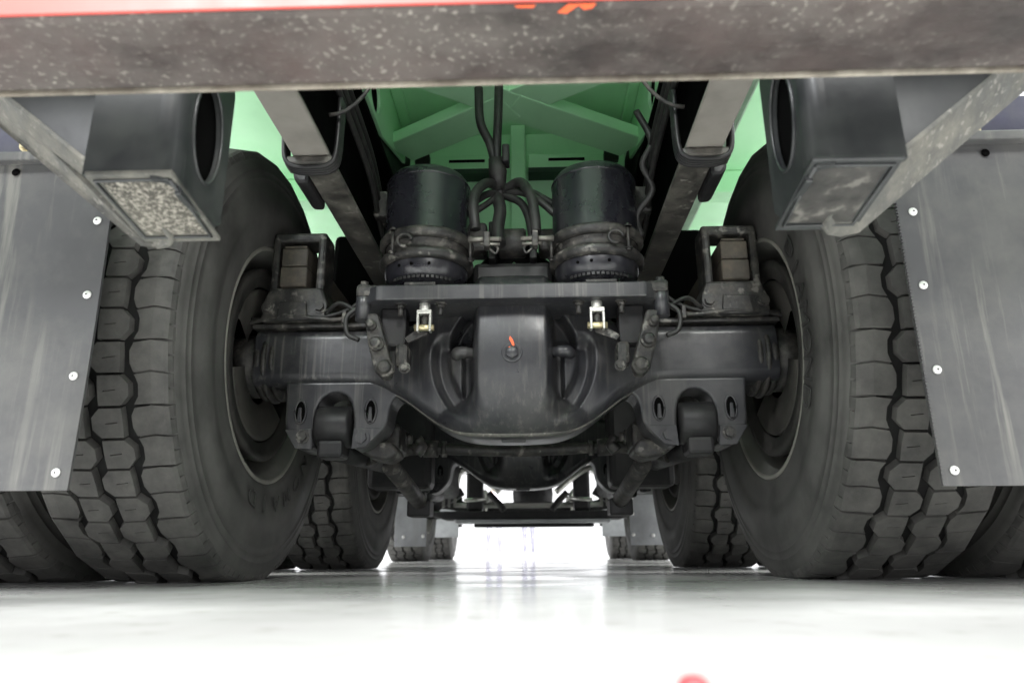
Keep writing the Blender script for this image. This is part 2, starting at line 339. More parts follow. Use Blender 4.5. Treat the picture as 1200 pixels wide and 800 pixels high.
# brackets with oval holes, gussets and diagonal flanges
for s in (-1, 1):
    X = lambda x: x*s
    yr, yf = .70, .83
    zb = .442
    # inner cheek with oval hole
    yo, zo = .768, .553
    b = MB().holed(boxloop(yr+.024, yf, zb+.004, .68, yo, zo), oval(yo, zo, .037, .066), 'x', X(.349), X(.357))
    br = build(b, 'bar_bracket', BRK, T, bevel=.0015, label='bracket with a clean dark base plate' if s > 0 else 'bracket with a mud caked base plate')
    b = MB(); hp = oval(yo, zo, .037, .066)
    b.tube([(X(.3485), p[0], p[1]) for p in hp]+[(X(.3485), *hp[0])], .0022, 8, caps=False)
    build(b, 'hole_rim', BRK, br)
    build(MB().box(X(.373), X(.45), yr, yr+.008, zb+.018, .68), 'rear_plate', BRK, br)
    q = [(.373-.024*sin(t), yr+.024-.024*cos(t)) for t in [pi/2*k/10 for k in range(11)]]; q2 = [(.373-.016*sin(t), yr+.024-.016*cos(t)) for t in [pi/2*k/10 for k in range(11)]]
    bd = MB()
    m_ = MB().prism([(X(a), b_) for a, b_ in q+q2[::-1]], 'z', zb+.012, .68)
    m_.sm = [False, False]+[True]*(len(m_.f)-2); bo = build(m_, 'bend', BRK, br); bo.modifiers.new('edge', 'EDGE_SPLIT').split_angle = .6
    build(MB().box(X(.3585), X(.44), yf-.008, yf, zb+.006, .68), 'front_plate', BRK, br, bevel=.002)
    build(MB().box(X(.442), X(.4495), yr+.009, yf, zb+.02, .68), 'outer_cheek', BRK, br)
    build(MB().box(X(.3575), X(.4495), yr, yf, .6805, .686), 'top_plate', BRK, br)
    build(MB().box(X(.3585), X(.4415), yr+.012, yf-.012, zb+.02, .679), 'shade_fill', VOID, br)  # black fill painting the shade inside the closed box
    # bottom plate slopes slightly (front edge lower)
    b = MB().prism([(yr-.002, zb+.016), (yf+.002, zb-.004), (yf+.002, zb+.002), (yr-.002, zb+.022)], 'x', X(.348), X(.446))
    build(b, 'bottom_plate', BRK if s > 0 else FLG, br, bevel=.0015)
    # caked panel set on bottom plate inside a raised bead frame
    b = MB(); g = 26; vs = []; fs = []
    rnd = 3.1 if s < 0 else 9.7
    for i in range(g+1):
        for j in range(g+1):
            u, v = i/g, j/g
            e = min(1, 9*min(u, 1-u, v, 1-v))
            y = yr+.010+u*(yf-yr-.026); x = .357+v*.076
            n_ = noise.fractal(Vector((x*260, y*260, rnd)), .7, 2, 4)
            z = zb+.016-(y-yr)/(yf-yr)*.020-.0006-e*(.0016+(.0022 if s < 0 else .0007)*abs(n_))
            vs.append((X(x), y, z))
    for i in range(g):
        for j in range(g): fs.append((i*(g+1)+j, (i+1)*(g+1)+j, (i+1)*(g+1)+j+1, i*(g+1)+j+1))
    build(MB().add(vs, fs, True), 'mud_layer', MUD if s < 0 else MUDK, br)
    zl = lambda y: zb+.0145-(y-yr)/(yf-yr)*.020
    fr = [(X(.354), yr+.006), (X(.438), yr+.006), (X(.438), yf-.012), (X(.354), yf-.012), (X(.354), yr+.006)]
    build(MB().tube([(x, y, zl(y)) for x, y in fr], .0022, 8), 'weld_bead', BRK, br)
    # gusset plate and diagonal dusty flange
    build(MB().prism([(X(.4505), .72), (X(.4505), .472), (X(.76), .72)], 'y', .790, .797), 'gusset', BRK, br, bevel=.0015)
    foot = [(.74, .775, .711), (.425, .775, .459), (.408, .782, .4445), (.402, .80, .4385), (.404, .822, .434), (.413, .834, .4315), (.430, .837, .430), (.449, .831, .434), (.80, .83, .7175)]
    vs = [Vector((X(a), b_, c)) for a, b_, c in foot]; nn = Vector((X(-.62), .1, .77)).normalized()*.006
    n_ = len(vs); vs2 = [v+nn for v in vs]
    fs = [tuple(range(n_)), tuple(range(2*n_-1, n_-1, -1))]+[(i, i+n_, (i+1) % n_+n_, (i+1) % n_) for i in range(n_)]
    build(MB().add(vs+vs2, fs), 'diagonal_flange', FLG, br, bevel=.0015)

# ------------------------------------------------------------------ mud flaps
for s in (-1, 1):
    X = lambda x: x*s
    zt = .735; zb = .155 if s < 0 else .150; xi = .682 if s < 0 else .660
    vs = []; fs = []; nx, nz_ = 24, 26
    for side in (0, .006):
        for i in range(nx+1):
            for j in range(nz_+1):
                u, v = i/nx, j/nz_
                x = xi+u*.62; z = zb+v*(zt-zb)
                y = 1.118+.006*sin(u*5+1)*(1-v)+.004*sin(v*4)+side
                vs.append((X(x), y, z))
    m_ = (nx+1)*(nz_+1)
    for i in range(nx):
        for j in range(nz_):
            q = (i*(nz_+1)+j, (i+1)*(nz_+1)+j, (i+1)*(nz_+1)+j+1, i*(nz_+1)+j+1)
            fs += [q, tuple(k+m_ for k in q[::-1])]
    M2 = MB().add(vs, fs, True); rim = [j for j in range(nz_+1)]; bot = [i*(nz_+1) for i in range(nx+1)]
    for loop in (rim, bot):
        for a, b in zip(loop, loop[1:]): M2.add([vs[a], vs[b], vs[b+m_], vs[a+m_]], [(0, 1, 2, 3)])
    flap = build(M2, 'mud_flap', FLP, T, recalc=False)
    # moulded serrated edge
    b = MB()
    if s > 0:
        for k in range(96): b.box(X(xi-.0025), X(xi+.001), 1.119, 1.125, zb+.012+k*.0059, zb+.012+k*.0059+.003)
        build(b, 'serrated_edge', FLP, flap)
    # upper fold and navy carrier panel
    build(MB().box(X(xi-.01), X(1.3), 1.095, 1.116, zt-.014, zt+.003), 'clamp_strip', FLP, flap, bevel=.003)
    pan = build(MB().box(X(.60 if s > 0 else .70), X(1.3), 1.12, 1.128, zt+.004, .90 if s < 0 else .820), 'flap_carrier', NVY, T, bevel=.002)
    riv = {-1: [(118, 260), (99.5, 351), (82.5, 446), (64, 552)], 1: [(1068, 249), (1086, 343), (1101.5, 444), (1117, 552)]}[s]
    # rivets sit 30 mm in from the inner edge, hand spaced
    zs = {-1: (.612, .478, .338, .182), 1: (.600, .471, .330, .173)}[s]
    off = {-1: (.021, .020, .021, .022), 1: (.024, .022, .0215, .020)}[s]
    for z, of in zip(zs, off):
        y = 1.117+.004*sin((z-zb)/(zt-zb)*4)+.006*sin(of/.62*5+1)*(1-(z-zb)/(zt-zb))
        b = MB().lathe([(0, -.0035), (.0022, -.0035), (.003, -.0022), (.0066, -.0018), (.0072, 0), (0, 0)], 'y', (X(xi+of), y, z), 24)
        rv = build(b, 'rivet', WHT, flap)
        build(MB().lathe([(0, -.0040), (.0016, -.0040), (.0016, -.0036), (0, -.0036)], 'y', (X(xi+of), y, z), 12), 'rivet_centre', GRM, flap)
    if s > 0:
        build(MB().lathe([(0, -.002), (.009, -.002), (.009, 0), (0, 0)], 'y', (.797, 1.1195, .792), 20), 'white_cap', WHT, pan)
        build(MB().hexbolt((.811, 1.119, .754), (0, -1, 0), .009, .007), 'bolt', BRS, pan)
        build(MB().lathe([(0, -.001), (.007, -.001), (.007, 0), (0, 0)], 'y', (.820, 1.114, .705), 20), 'bolt_hole', VOID, flap)
    else:
        build(MB().hexbolt((-.856, 1.119, .763), (0, -1, 0), .009, .009), 'bolt', BRS, pan)
        build(MB().lathe([(0, -.001), (.007, -.001), (.007, 0), (0, 0)], 'y', (-.862, 1.114, .707), 20), 'bolt_hole', VOID, flap)

# ------------------------------------------------------------------ wheels
RT = .5375; NB = 56
def rcrown(t): return RT-.010*(abs(t)/.12)**2.2
def squash(v):
    x, y, z = v
    return (x, y, max(z, .0015))
SIDE = [(.296, .140), (.302, .146), (.312, .1455), (.322, .1475), (.352, .1512), (.372, .1528), (.3728, .1536), (.392, .1548), (.420, .1552), (.4208, .1545), (.442, .1538),
        (.4428, .1532), (.462, .1512), (.463, .1520), (.4645, .1520), (.4655, .1508), (.480, .1490), (.481, .1497), (.4825, .1496), (.4835, .1484), (.496, .1465), (.504, .1440), (.512, .1395), (.517, .134), (.5195, .10), (.5200, .088), (.5222, 0)]
def tyre_mesh(xc, yc, full=True, n=128):
    prof = [(r, t) for r, t in SIDE]+[(r, -t) for r, t in SIDE[-2::-1]]
    m = MB().lathe([(r, t) for r, t in prof], 'x', (xc, yc, ZC), n)
    m.v = [squash(v) for v in m.v]
    return m
def frame_at(xc, yc, phi, t, r):
    """phi: 0 faces the rear (-y), grows downwards"""
    nrm = Vector((0, -cos(phi), -sin(phi))); tan = Vector((0, sin(phi), -cos(phi)))
    return Vector((xc+t, yc, ZC))+nrm*r, nrm, tan
def hex_block(w, l, h, sl, off):
    """block mesh in local coords: x lateral, y tangential, z outward, top with a recessed sipe"""
    A = off; off = 0; c = .0078
    o = [(-w/2-(0 if A > 0 else 0)+c, -l/2), (w/2-c, -l/2), (w/2+A, -l*.19), (w/2+A, l*.21), (w/2-c, l/2), (-w/2+c, l/2), (-w/2+A, l*.20), (-w/2+A, -l*.21)]
    bm = bmesh.new()
    top = [bm.verts.new((x, y, h)) for x, y in o]; bot = [bm.verts.new((x*1.05, y*1.01, 0)) for x, y in o]
    a = sl*w/2; q = [(-a, -.0008), (a, -.0008), (a, .0008), (-a, .0008)]
    sv = [bm.verts.new((x+off, y+x*.12, h)) for x, y in q]; sb = [bm.verts.new((x+off, y+x*.12, h-.005)) for x, y in q]
    for i in range(8): bm.faces.new((bot[i], bot[(i+1) % 8], top[(i+1) % 8], top[i]))
    for i in range(4): bm.faces.new((sv[i], sv[(i+1) % 4], sb[(i+1) % 4], sb[i]))
    bm.faces.new(sb)
    es = [bm.edges.get((top[i], top[(i+1) % 8])) for i in range(8)]+[bm.edges.get((sv[i], sv[(i+1) % 4])) for i in range(4)]
    bmesh.ops.triangle_fill(bm, use_beauty=True, edges=es)
    bmesh.ops.recalc_face_normals(bm, faces=bm.faces)
    me = bpy.data.meshes.new('tread_block'); bm.to_mesh(me); bm.free(); me.materials.append(RUBT); return me
def shoulder_block(side, P, ph):
    prof = [(-.0330, .0), (-.0315, .0150), (.0, .0147), (.021, .0115), (.0275, .0070), (.0315, -.002), (.0345, -.015), (.0360, -.034), (.028, -.035), (.018, -.010)]
    bm = bmesh.new(); n = len(prof); rings = []
    l = 2*P-.0080
    # y, sipe depth flag, zig-zag shift of the inner edge
    A = .0075
    ys = [(-l/2, 1, 0), (-l/2+.006, 1, .0030), (-P*.69, 1, A), (-P*.502, 2, A), (-P*.50, 3, A), (-P*.44, 3, A), (-P*.438, 2, A), (-P*.31, 1, A), (-.0055, 1, .0022), (-.0020, 1, 0), (-.0015, 0, 0), (.0015, 0, 0), (.0020, 1, 0), (.0055, 1, -.0022),
          (P*.31, 1, -A), (P*.502, 2, -A), (P*.504, 3, -A), (P*.56, 3, -A), (P*.562, 2, -A), (P*.69, 1, -A), (l/2-.006, 1, -.0030), (l/2, 1, 0)]
    for y, f, e in ys:
        row = []
        for i, (x, z) in enumerate(prof):
            k = .006 if f == 0 else 0
            zz = z-k if i in (1, 2, 3, 4) else z; xx = x-(k*.4 if i in (5, 6) else 0)
            if f == 3 and i in (5, 6, 7): xx -= .0045
            if f == 0 and i == 7: xx -= .0030
            if i in (0, 1): xx += e*ph*side
            v = .0045*(1-abs(x)/.03) if i in (1, 2, 3) else 0
            row.append(bm.verts.new((side*xx, y+v, zz)))
        rings.append(row)
    for a, b in zip(rings[:-1], rings[1:]):
        for i in range(n): bm.faces.new((a[i], a[(i+1) % n], b[(i+1) % n], b[i]))
    bm.faces.new(rings[0]); bm.faces.new(rings[-1])
    bmesh.ops.recalc_face_normals(bm, faces=bm.faces)
    me = bpy.data.meshes.new('tread_block'); bm.to_mesh(me); bm.free(); me.materials.append(RUBT); return me
PITCH = 2*pi*RT/NB
ROWS = []   # (t, mesh, phase, radial base)
HW = .0555; hexA = hex_block(HW, PITCH-.0052, .0160, .40, -.0070); hexB = hex_block(HW, PITCH-.0052, .0160, .40, .0070)
ROWS.append((-.109, shoulder_block(-1, PITCH, 1), .5)); ROWS.append((-.0347, hexA, .0)); ROWS.append((.0347, hexA, .0)); ROWS.append((.109, shoulder_block(1, PITCH, 1), .5))
treadmass = MB()
RR = random.Random(4)
def block_matrix(xc, yc, k, row):
    t, me, ph = ROWS[row]; phi = 2*pi*(k+ph)/NB
    tt = t
    p, nrm, tan = frame_at(xc, yc, phi, tt, rcrown(tt)-.015)
    lat = Vector((1, 0, 0)); cam_ = -.010*2.2*(abs(tt)/.12)**1.2/.12*(1 if tt > 0 else -1)
    nr = (nrm+lat*(-cam_)).normalized() if row in (1, 2) else nrm
    la = (lat-nr*lat.dot(nr)).normalized(); tn = nr.cross(la)
    nr = (nr+la*RR.uniform(-.012, .012)+tn*RR.uniform(-.012, .012)).normalized(); la = (la-nr*la.dot(nr)).normalized(); tn = nr.cross(la)
    m = Matrix((la, tn, nr)).transposed().to_4x4(); m.translation = p+nr*RR.uniform(-.0006, .0004)
    return m, phi
def letters(text, xs, side, yc, wheel, rr, ang0, step, size):
    """raised letters on the inner sidewall. side: -1 left wheel (face points +x), +1 right wheel (face points -x)"""
    for i, ch in enumerate(text):
        out = MB()
        cu = bpy.data.curves.new('glyph', 'FONT'); cu.body = ch; cu.size = size; cu.extrude = .0008; cu.align_x = 'CENTER'; cu.resolution_u = 4
        ob = bpy.data.objects.new('glyph', cu); C.objects.link(ob)
        bpy.context.view_layer.update()
        me = ob.evaluated_get(bpy.context.evaluated_depsgraph_get()).to_mesh()
        a = ang0+i*step      # angle in the plane seen on the wheel face
        f = Vector((-side, 0, 0)); rad = Vector((0, cos(a), sin(a))); up = rad
        rgt = up.cross(f)
        base = Vector((xs, yc, ZC))
        vs = []
        for v in me.vertices:
            p = base+up*(rr+v.co.y*1.0)+rgt*v.co.x*1.35+f*(v.co.z)
            vs.append(p)
        out.add(vs, [tuple(pl.vertices) for pl in me.polygons])
        ob.evaluated_get(bpy.context.evaluated_depsgraph_get()).to_mesh_clear()
        bpy.data.objects.remove(ob)
        build(out, 'raised_letter', RUBL, wheel)

def make_wheel(side, xabs, yc, indiv, detail, drum, lab=None, textang=None):
    xc = side*xabs; g = -side      # g: direction towards the truck's centre line
    X = lambda t: xc+g*t
    # rim with rounded lip and stepped barrel
    lip = [(.286, .139), (.2885, .1425), (.293, .1435), (.297, .141), (.297, .136)]
    rimp = [(.297, .134), (.2985, .139), (.296, .1425), (.291, .1425), (.287, .139), (.284, .128), (.276, .118), (.268, .085), (.262, .05), (.256, -.02), (.250, -.06), (.10, -.062), (.10, -.07), (.262, -.07), (.285, -.12), (.297, -.134)]
    wh = build(MB().lathe([(r, g*t) for r, t in rimp], 'x', (xc, yc, ZC), 96), 'wheel', RIM, T, recalc=False, label=lab)
    wh.data.polygons.foreach_set('use_smooth', [True]*len(wh.data.polygons))
    build(MB().lathe([(r, g*t) for r, t in [(.2870, .1400), (.2880, .1440), (.2935, .1450), (.2980, .1425), (.2985, .1385)]], 'x', (xc, yc, ZC), 96), 'rim_edge', LIP, wh)
    ty = tyre_mesh(xc, yc)
    to = build(ty, 'tyre', RUB, wh)
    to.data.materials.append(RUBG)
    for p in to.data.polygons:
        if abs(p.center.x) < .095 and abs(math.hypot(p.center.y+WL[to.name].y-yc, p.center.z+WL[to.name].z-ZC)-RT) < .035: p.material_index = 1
    if drum:
        d = [(.196, .112), (.198, .120), (.222, .121), (.224, .127), (.240, .127), (.243, .122), (.243, .108), (.236, .102), (.233, .04), (.226, -.05)]
        build(MB().lathe([(r, g*t) for r, t in d], 'x', (xc, yc, ZC), 80), 'brake_drum', DRM, wh)
        for (a0, a1) in ((R(196), R(322)), (R(20), R(160))):
            b = MB(); vs = []; n = 24
            for r, t in [(.192, .100), (.192, .116), (.186, .119), (.10, .108), (.10, .10)]:
                for k in range(n+1):
                    a = a0+(a1-a0)*k/n; vs.append((X(t), yc+r*cos(a), ZC+r*sin(a)))
            fs = []
            for i in range(4):
                for k in range(n): fs.append((i*(n+1)+k, i*(n+1)+k+1, (i+1)*(n+1)+k+1, (i+1)*(n+1)+k))
            build(b.add(vs, fs, True), 'dust_shield', SHD, wh)
        build(MB().lathe([(0, g*.04), (.20, g*.04), (.222, g*.035)], 'x', (xc, yc, ZC), 48), 'drum_shade', VOID, wh)  # black disc painting the shade deep in the drum cavity
    for k in range(NB):
        for row in range(4):
            if row in (0, 3) and k % 2: continue
            m, phi = block_matrix(xc, yc, k, row)
            ph = (phi+pi) % (2*pi)-pi
            me = ROWS[row][1]
            if row in (1, 2) and k % 2: me = hexB
            if indiv and indiv(ph, row, g):
                o = bpy.data.objects.new('tread_block', me); C.objects.link(o); o.parent = wh
                m2 = m.copy(); m2.translation = m.translation-WL[wh.name]; o.matrix_basis = m2
            elif detail(ph, row):
                vs = [squash(m @ v.co) for v in me.vertices]
                treadmass.add(vs, [tuple(p.vertices) for p in me.polygons])
    if textang is not None:
        letters('DIAMOND', X(.1562), side, yc, wh, .328, textang[0], textang[1], .055)
    return wh
cnt = [0]
def near(ph, row, g):
    # blocks in view on the nearest inner tyres
    d = math.degrees(ph)
    inner = 3-row if g > 0 else row      # 0 = row closest to the centre line
    return (-46 < d < 80) and not (inner == 3 and d < 5)
def mid(ph, row, g):
    d = math.degrees(ph); return 0 < d < 76
all_ = lambda ph, row: True
for s in (-1, 1):
    w1 = make_wheel(s, .755, AX[0], near, all_, True, 'near inner wheel with lettering on its tyre', (R(255), R(13)) if s < 0 else (R(152), R(9.3)))
for s in (-1, 1):
    make_wheel(s, .755, AX[1], mid, all_, True, None, None)
for s in (-1, 1):
    make_wheel(s, 1.105, AX[0], None, all_, False)
    make_wheel(s, 1.105, AX[1], None, lambda ph, row: -.3 < ph < 2.2, False)
    make_wheel(s, .99, AX[2], None, lambda ph, row: -.3 < ph < 2.2, False)
    make_wheel(s, .99, AX[3], None, lambda ph, row: -.3 < ph < 2.2, False)
me = bpy.data.meshes.new('tread'); tm = build(treadmass, 'tread', RUBT, T, kind='stuff', recalc=False)

# ------------------------------------------------------------------ axle housing (lofted section by section)
def housing(yc):
    zb_pts = [(0, .306), (.10, .309), (.135, .317), (.18, .345), (.235, .392), (.29, .430), (.34, .444), (.40, .447), (.70, .449)]
    def zb(x):
        x = abs(x)
        for (a, za), (b, zb_) in zip(zb_pts, zb_pts[1:]):
            if x <= b:
                t = (x-a)/(b-a); return za+(zb_-za)*t
        return .449
    def zbs(x): return sum(zb(x+d*.008) for d in range(-6, 7))/13
    def zt(x): return .590+.10*(1-sm(.10, .26, abs(x)))
    nx, nv = 420, 150
    xs = [-.63+1.26*i/nx for i in range(nx+1)]; vs = []; ring = nv+1+3
    for x in xs:
        a, b = zbs(x), zt(x); ax = abs(x)
        for j in range(nv+1):
            v = j/nv; z = a+(b-a)*v
            y = yc-.085
            # centre swells toward the camera
            y -= .035*(1-sm(.18, .36, ax))
            # rounded lower and upper edges
            e0 = z-a; e1 = b-z; r = .030
            if e0 < r: y += r-math.sqrt(max(0, r*r-(r-e0)**2))
            if e1 < r: y += r-math.sqrt(max(0, r*r-(r-e1)**2))
            # ring groove round the differential
            rad = math.hypot(x, (z-.497)*1.0)
            low = (z < .62)
            fade = sm(.318, .37, z)
            y -= .045*(1-sm(.07, .225, rad))
            gr = sm(.143, .157, rad)*(1-sm(.172, .196, rad))*(1-sm(.515, .56, z)); y += .030*gr*(.25+.75*fade)
            rid = sm(.180, .198, rad)*(1-sm(.200, .235, rad)); y -= .005*rid*fade*(1-sm(.49, .54, z))
            if rad < .160: y += (.010+.03*sm(.51, .55, z))*(1-sm(.142, .157, rad))
            hw = .090+.022*(1-sm(.34, .42, z))
            hol = sm(hw-.004, hw+.006, ax)*(1-sm(hw+.020, hw+.030, ax)*(1-sm(.505, .53, z)))*(1-sm(.142, .157, rad))
            y += .034*hol
            # barrel band
            lo = 1-sm(.335, .425, z); hw = .092+.055*lo; tw = .026+.11*lo
            bf = 1-sm(hw-tw*.7, hw+tw*.4, ax)
            if bf > 0:
                t = (z-.500)/.20
                by = yc-.118-.098*math.sqrt(max(0, 1-min(1, abs(t))**2.0))-.006*(1-(ax/.09)**2)
                by = min(by, y-.004)
                y = y*(1-bf)+by*bf
            vs.append((x, y, z))
        vs += [(x, yc-.02, b+.002), (x, yc+.09, (a+b)/2+.03), (x, yc-.02, a-.0005)]
    fs = []
    for i in range(nx):
        for j in range(ring):
            k = (j+1) % ring
            fs.append((i*ring+j, (i+1)*ring+j, (i+1)*ring+k, i*ring+k))
    global SEAM
    SEAM = [Vector(vs[i*ring])+Vector((0, -.004 if abs(xs[i]) < .3 else 0, .004)) for i in range(0, nx+1, 5) if abs(xs[i]) < .40]
    return MB().add(vs, fs, True)
def axle(yc, first):
    hm = housing(yc)
    ah = build(hm, 'axle_housing', AXL, T, recalc=True)
    if first: build(MB().tube(SEAM, .0055, 10), 'weld_seam', FLG, ah)
    # level plug
    b = MB().lathe([(.0155, -.002), (.0155, -.009), (.013, -.011), (0, -.011)], 'y', (0, yc-.2165, .483), 6)
    b.lathe([(.0235, 0), (.0235, -.005), (.019, -.006), (.0175, -.002), (0, -.002)], 'y', (0, yc-.2165, .483), 32)
    build(b, 'drain_plug', AXL, ah)
    if first:
        build(MB().prism([(-.004, .520), (.002, .512), (.006, .500), (.003, .494), (-.001, .503), (-.006, .513)], 'y', yc-.2245, yc-.218), 'orange_mark', ORG, ah)
        build(MB().prism([(-.007, .494), (-.003, .495), (-.003, .488), (-.006, .487)], 'y', yc-.2275, yc-.222), 'orange_mark', ORG, ah)
    # cast knobs beside the band
    for s in (-1, 1):
        b = MB().tube(catmull([(s*.092, yc-.150, .502), (s*.112, yc-.156, .502), (s*.126, yc-.154, .501), (s*.136, yc-.135, .499)], 4), [.012]*3+[.014]*4+[.015]*3+[.013]*2+[.008], 16)
        build(b, 'cast_knob', AXL, ah)
    build(MB().box(-.028, .028, yc-.12, yc-.10, .300, .309), 'drain_boss', AXL, ah, bevel=.003)
    for s in (-1, 1):
        X = lambda x: x*s
        # collars and flange at the tube end
        b = MB()
        for (t, r, w) in ((.588, .090, .012), (.606, .095, .012), (.624, .088, .016)):
            b.lathe([(0, -w/2), (r-.003, -w/2), (r, -w/4), (r, w/4), (r-.003, w/2), (0, w/2)], 'x', (X(t), yc, .515), 40)
        b.lathe([(.0, 0), (.080, 0), (.080, .07), (0, .07)], 'x', (X(.63 if s > 0 else .70), yc, .515), 32)
        build(b, 'end_flange', GRM, ah)
        # cast saddle with two legs, arch between them
        def arch(x0, x1, zt_, zs, n=10):
            cx = (x0+x1)/2; rr = (x1-x0)/2
            return [(x0, zs)]+[(cx-rr*cos(t), zt_-rr*.9+rr*.9*sin(t)) for t in [pi*k/n for k in range(n+1)]]+[(x1, zs)]
        out = [(.550, .456), (.545, .40), (.545, .345), (.515, .293), (.470, .291)]
        out += [(.470, .33), (.473, .385), (.462, .412), (.440, .428), (.412, .428), (.392, .412), (.383, .385), (.380, .35), (.383, .291)]
        out += [(.345, .296), (.300, .345), (.296, .392), (.285, .414), (.268, .421), (.252, .418), (.245, .43), (.250, .456)]
        for _ in range(2):
            nw = []
            for q, (x, z) in enumerate(out):
                (px, pz), (nx_, nz2) = out[q-1], out[(q+1) % len(out)]
                if z > .44: nw.append((x, z)); continue
                nw += [(x+(px-x)*.24, z+(pz-z)*.24), (x+(nx_-x)*.24, z+(nz2-z)*.24)]
            out = nw
        poly = [(X(x), z) for x, z in out]
        y0, y1 = yc-.078, yc+.02
        sad = build(MB().prism(poly, 'y', y0, y1), 'saddle', AXL, ah, bevel=.007, seg=4, angle=.9)
        # machined pads, flat black pockets with fins
        for (xa, xb) in ((.486, .530), (.318, .362)):
            for q in range(1):
                xm = (xa+xb)/2
                # pocket = raised frame around a flat black plate painting recess shade, plus fin
                po = [(X(xm+(.013+.004*(z_-.38)/.03)*cos(t)), z_+.028*sin(t)) for t in [2*pi*k/20 for k in range(20)] for z_ in (.382,)]
                build(MB().prism(po, 'y', y0-.0022, y0-.0006), 'pocket', VOID, sad)
                build(MB().tube([(p[0], y0-.001, p[1]) for p in po+[po[0]]], .0028, 8), 'pocket_rim', AXL, sad)
                build(MB().prism([(X(xm-.006), .357), (X(xm-.0035), .392), (X(xm+.0035), .392), (X(xm+.006), .357)], 'y', y0-.009, y0-.0024), 'fin', AXL, sad, bevel=.002)
        build(MB().prism([(X(.542), .341), (X(.514), .295), (X(.473), .293), (X(.476), .341)], 'y', y0-.006, y0-.0007), 'pad', AXL, sad, bevel=.002)
        build(MB().prism([(X(.378), .341), (X(.381), .293), (X(.347), .298), (X(.306), .341)], 'y', y0-.006, y0-.0007), 'pad', AXL, sad, bevel=.002)
        build(MB().hexbolt((X(.497), y0-.0062, .322), (0, -1, 0), .011, .008), 'bolt', GRM, sad)
        build(MB().hexbolt((X(.358), y0-.0062, .318), (0, -1, 0), .014, .010), 'bolt', AXL, sad)
        # bushing of the lower torque rod inside of the arch, with rubber cap
        b = MB().lathe([(0, -.042), (.045, -.042), (.050, -.034), (.050, .034), (.045, .042), (0, .042)], 'x', (X(.427), yc-.060, .348), 40)
        build(b, 'rod_bushing', BLK, ah)
        build(MB().box(X(.398), X(.458), yc-.10, yc-.03, .272, .312), 'rod_foot', BLK, ah, bevel=.008)
        # torque rod running forward
        build(MB().tube([(X(.425), yc-.03, .30), (X(.42), yc+.5, .33)], .03, 20), 'torque_rod', BLK, ah)
        # spring stirrup on top of the tube
        st = [(.575, .605), (.590, .70), (.585, .845), (.575, .858), (.495, .858), (.485, .845), (.480, .70), (.470, .605)]
        hole = [(.510, .700), (.512, .70), (.563, .70), (.566, .70), (.566, .83), (.56, .834), (.515, .834), (.507, .83)]
        b = MB()
        yy0, yy1 = yc-.10, yc-.02
        b.box(X(.468), X(.489), yy0, yy1, .66, .828); b.box(X(.583), X(.603), yy0, yy1, .66, .828)
        b.box(X(.4685), X(.6025), yy0+.001, yy1-.001, .812, .838)
        b.prism([(X(.450), .600), (X(.455), .650), (X(.470), .688), (X(.600), .688), (X(.612), .655), (X(.618), .600)], 'y', yy0-.006, yy1+.02)
        spring = build(b, 'spring_bracket', GRM, T, bevel=.007, seg=2)
        for z0, z1, inset in ((.690, .741, 0), (.743, .790, .001), (.792, .800, .006)):
            build(MB().box(X(.508+inset), X(.575-inset*.5), yy0-.012+inset, yc+1.2, z0, z1), 'spring_leaf', SPR, spring, bevel=.004)
        for bx in (.472, .598):
            build(MB().hexbolt((X(bx), yy0-.0065, .637), (0, -1, 0), .012, .009), 'bolt', GRM, spring)
        build(MB().prism([(X(.50), .605), (X(.505), .65), (X(.57), .65), (X(.575), .605)], 'y', yy0-.013, yy0-.0065), 'cap_plate', GRM, spring, bevel=.003)
        # ledge and pipes that lie on tube
        build(MB().box(X(.33), X(.64), yc-.093, yc+.05, .588, .5995), 'top_ledge', GRM, ah, bevel=.003)
        b = MB().tube(catmull([(X(.36), yc-.13, .625), (X(.42), yc-.105, .604), (X(.52), yc-.11, .610), (X(.60), yc-.10, .609), (X(.66), yc-.09, .60)], 6), .0055, 10)
        build(b, 'brake_pipe', GRM, ah)
        b = MB().tube(catmull([(X(.355), yc-.13, .655), (X(.39), yc-.12, .628), (X(.45), yc-.108, .612), (X(.55), yc-.108, .604), (X(.65), yc-.09, .613)], 6), .0045, 10)
        build(b, 'brake_hose', HOS, ah)
        build(MB().box(X(.402), X(.412), yc-.122, yc-.10, .590, .622), 'pipe_clip', GRM, ah, bevel=.002)
    return ah
axle(AX[0], True)
axle(AX[1], False)

